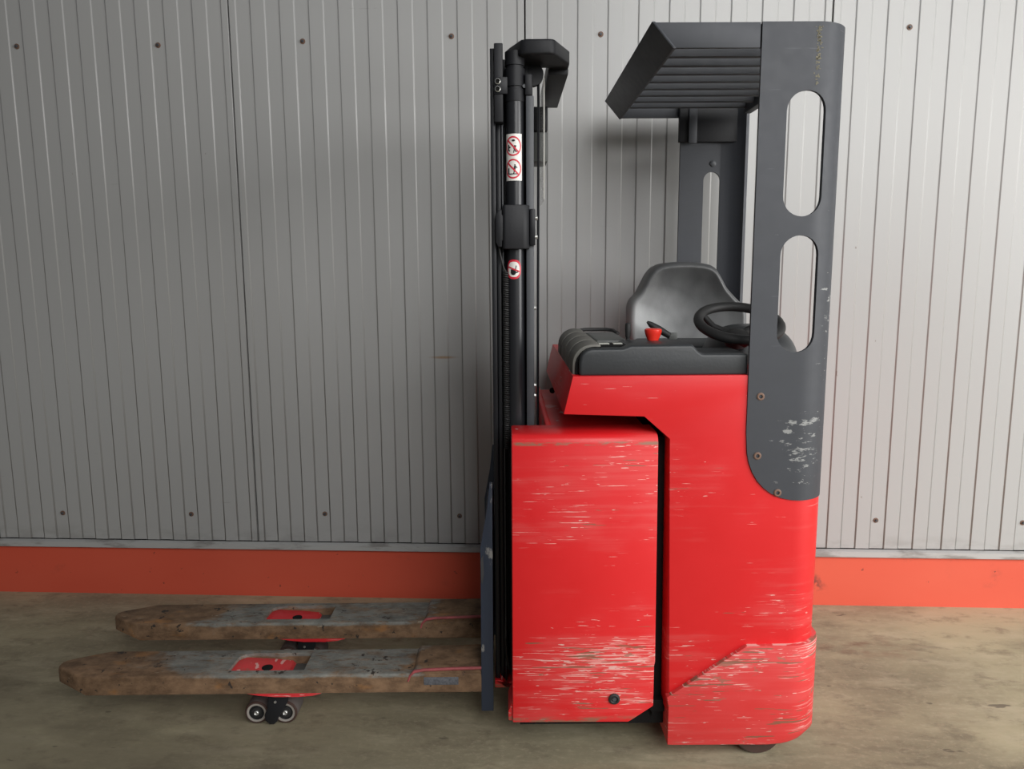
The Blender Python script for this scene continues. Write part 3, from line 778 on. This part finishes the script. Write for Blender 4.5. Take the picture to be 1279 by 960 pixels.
# ---- console
con = prism('console', [(-0.238, 1.112), (-0.238, 1.150), (-0.233, 1.170), (-0.222, 1.181), (-0.205, 1.186), (-0.122, 1.186), (-0.100, 1.194), (0.064, 1.195), (0.078, 1.178), (0.090, 1.170), (0.214, 1.170), (0.214, 1.112)], -0.148, 0.02, 'console', T, bevel=0.014, seg=4, label='black moulded control console')
prism('console_tray', [(-0.238, 1.112), (-0.238, 1.150), (-0.232, 1.168), (-0.222, 1.177), (-0.205, 1.180), (-0.060, 1.180), (-0.060, 1.112)], 0.005, 0.46, 'console', con, bevel=0.006, seg=2)
# ribbed pad rolled over the front edge
prof = []
for i in range(8):
    a = math.pi / 2 * i / 7
    prof.append((-0.200 - 0.054 * math.sin(a), 1.142 + 0.053 * math.cos(a)))
prof = [(-0.178, 1.194)] + prof + [(-0.254, 1.112), (-0.230, 1.112), (-0.230, 1.150), (-0.200, 1.172), (-0.178, 1.176)]
ys = [-0.128, 0.020, 0.165, 0.310, 0.455]
prism('pad_core', [(p[0] * 0.97 - 0.0045 + 0.0 if p[0] > -0.2 else p[0] + 0.007, p[1] - 0.006 if p[1] > 1.13 else p[1]) for p in prof[:9]] + [(-0.247, 1.112), (-0.20, 1.112)], -0.126, 0.452, 'dark', con)
for a, b in zip(ys[:-1], ys[1:]):
    prism('rib_pad', prof, a + 0.008, b - 0.008, 'ribpad', con, bevel=0.003)
prism('document_flap', [(-0.172, 1.181), (-0.080, 1.181), (-0.080, 1.190), (-0.168, 1.190)], 0.045, 0.33, 'flap', con, bevel=0.003)
disp = box('display_panel', -0.190, -0.105, -0.105, -0.045, 1.184, 1.1915, 'dark', con, 0.002)
for x0, x1 in ((-0.178, -0.150), (-0.139, -0.114)):
    box('display_window', x0, x1, -0.085, -0.060, 1.1910, 1.1935, 'led', con)
tray_rail = tube('tray_rail', [(-0.20, 0.44, 1.186), (-0.16, 0.452, 1.190), (-0.09, 0.452, 1.190), (-0.068, 0.44, 1.188), (-0.062, 0.36, 1.184)], 0.006, 'rubber', con, 8)
# emergency button and lever
bt = lathe('emergency_button', [(0.0155, 1.188), (0.0160, 1.196), (0.0225, 1.212), (0.0245, 1.220), (0.0240, 1.225), (0.0200, 1.2275), (0.006, 1.226)], (-0.0155, -0.005, 0.0), 'button', T, 'z', 28, label='red mushroom emergency stop button')
lv = lathe('control_lever', [(0.016, 1.176), (0.016, 1.183), (0.008, 1.193), (0.0055, 1.197), (0.0075, 1.205), (0.0088, 1.226), (0.0080, 1.240), (0.004, 1.2435)], (-0.083, 0.020, 0.0), 'rubber', T, 'z', 16, label='small black control lever')

# steering wheel and column cover
C0 = Vector((0.246, 0.055, 1.238)); tilt = Matrix.Rotation(R(21), 3, 'X')
RW = 0.116
sw = tube('steering_wheel', [C0 + tilt @ Vector((RW * math.cos(2 * math.pi * i / 48), RW * math.sin(2 * math.pi * i / 48), 0)) for i in range(48)], 0.0145, 'rubber', T, 12, 'black steering wheel behind the guard post', True)
hub = lathe('wheel_hub', [(0.032, -0.07), (0.036, -0.045), (0.034, -0.034), (0.024, -0.028), (0.006, -0.027)], (0, 0, 0), 'rubber', sw, 'z', 24)
for v in hub.data.vertices: v.co = C0 + tilt @ v.co
for a in (35, 145, 270):
    d = Vector((math.cos(R(a)), math.sin(R(a)), 0))
    tube('wheel_spoke', [C0 + tilt @ (d * 0.028 + Vector((0, 0, -0.042))), C0 + tilt @ (d * 0.075 + Vector((0, 0, -0.032))), C0 + tilt @ (d * RW)], [0.013, 0.010, 0.009], 'rubber', sw, 10)
bm = bmesh.new(); rings = []
cx, cy, cz = 0.325, 0.21, 1.095; nu, nv = 32, 14
for j in range(nv + 1):
    ph = math.pi / 2 * j / nv
    k = max(math.cos(ph), 0.0) ** 0.72; h = math.sin(ph) ** 0.9
    rings.append([bm.verts.new((cx + 0.146 * k * math.copysign(abs(math.cos(t)) ** 0.85, math.cos(t)), cy + 0.135 * k * math.copysign(abs(math.sin(t)) ** 0.85, math.sin(t)), cz + 0.128 * h)) for t in [2 * math.pi * i / nu for i in range(nu)]])
for j in range(nv):
    for i in range(nu):
        bm.faces.new((rings[j][i], rings[j][(i + 1) % nu], rings[j + 1][(i + 1) % nu], rings[j + 1][i]))
bm.faces.new(rings[0][::-1])
bmesh.ops.remove_doubles(bm, verts=bm.verts[:], dist=1e-5)
finish('steering_column_cover', bm, 'console', T, 60, 'black domed steering column cover')

# seat backrest: padded shell facing the camera
out = [(0.020, 1.06), (0.012, 1.14), (0.006, 1.20), (0.006, 1.262), (0.014, 1.285), (0.036, 1.306), (0.052, 1.338), (0.070, 1.375), (0.088, 1.398), (0.115, 1.412), (0.165, 1.418), (0.215, 1.419), (0.262, 1.415), (0.296, 1.407), (0.316, 1.392), (0.334, 1.362), (0.352, 1.328), (0.385, 1.292), (0.418, 1.262), (0.428, 1.235), (0.430, 1.15), (0.425, 1.06)]
bm = bmesh.new(); mid = Vector((0.216, 1.20)); layers = []
for sc, y in ((0.90, 0.665), (0.985, 0.655), (1.0, 0.63), (1.0, 0.585), (0.992, 0.562), (0.965, 0.546), (0.915, 0.541), (0.86, 0.547), (0.70, 0.563), (0.45, 0.574), (0.2, 0.578)):
    layers.append([bm.verts.new((mid.x + (p[0] - mid.x) * sc, y, mid.y + (p[1] - mid.y) * sc)) for p in out])
for a, b in zip(layers[:-1], layers[1:]):
    for i in range(len(out)):
        bm.faces.new((a[i], a[(i + 1) % len(out)], b[(i + 1) % len(out)], b[i]))
bm.faces.new(layers[0][::-1]); bm.faces.new(layers[-1])
bmesh.ops.subdivide_edges(bm, edges=bm.edges[:], cuts=1, use_grid_fill=True, smooth=0.0)
seat = finish('seat_backrest', bm, 'seat', T, 60, 'dusty black padded seat backrest')
for m_ in (seat,):
    s = m_.modifiers.new('smooth', 'SUBSURF'); s.levels = 1; s.render_levels = 1
box('seat_cushion', 0.02, 0.43, 0.26, 0.56, 1.112, 1.150, 'console', T, 0.015, 3)
ar = tube('armrest', [(0.060, 0.50, 1.212), (0.072, 0.50, 1.203), (0.10, 0.50, 1.186), (0.140, 0.50, 1.162)], [0.004, 0.010, 0.013, 0.011], 'rubber', T, 8, 'thin black armrest bar')
box('armrest_bracket', 0.136, 0.166, 0.495, 0.512, 1.148, 1.172, 'flap', ar, 0.002)
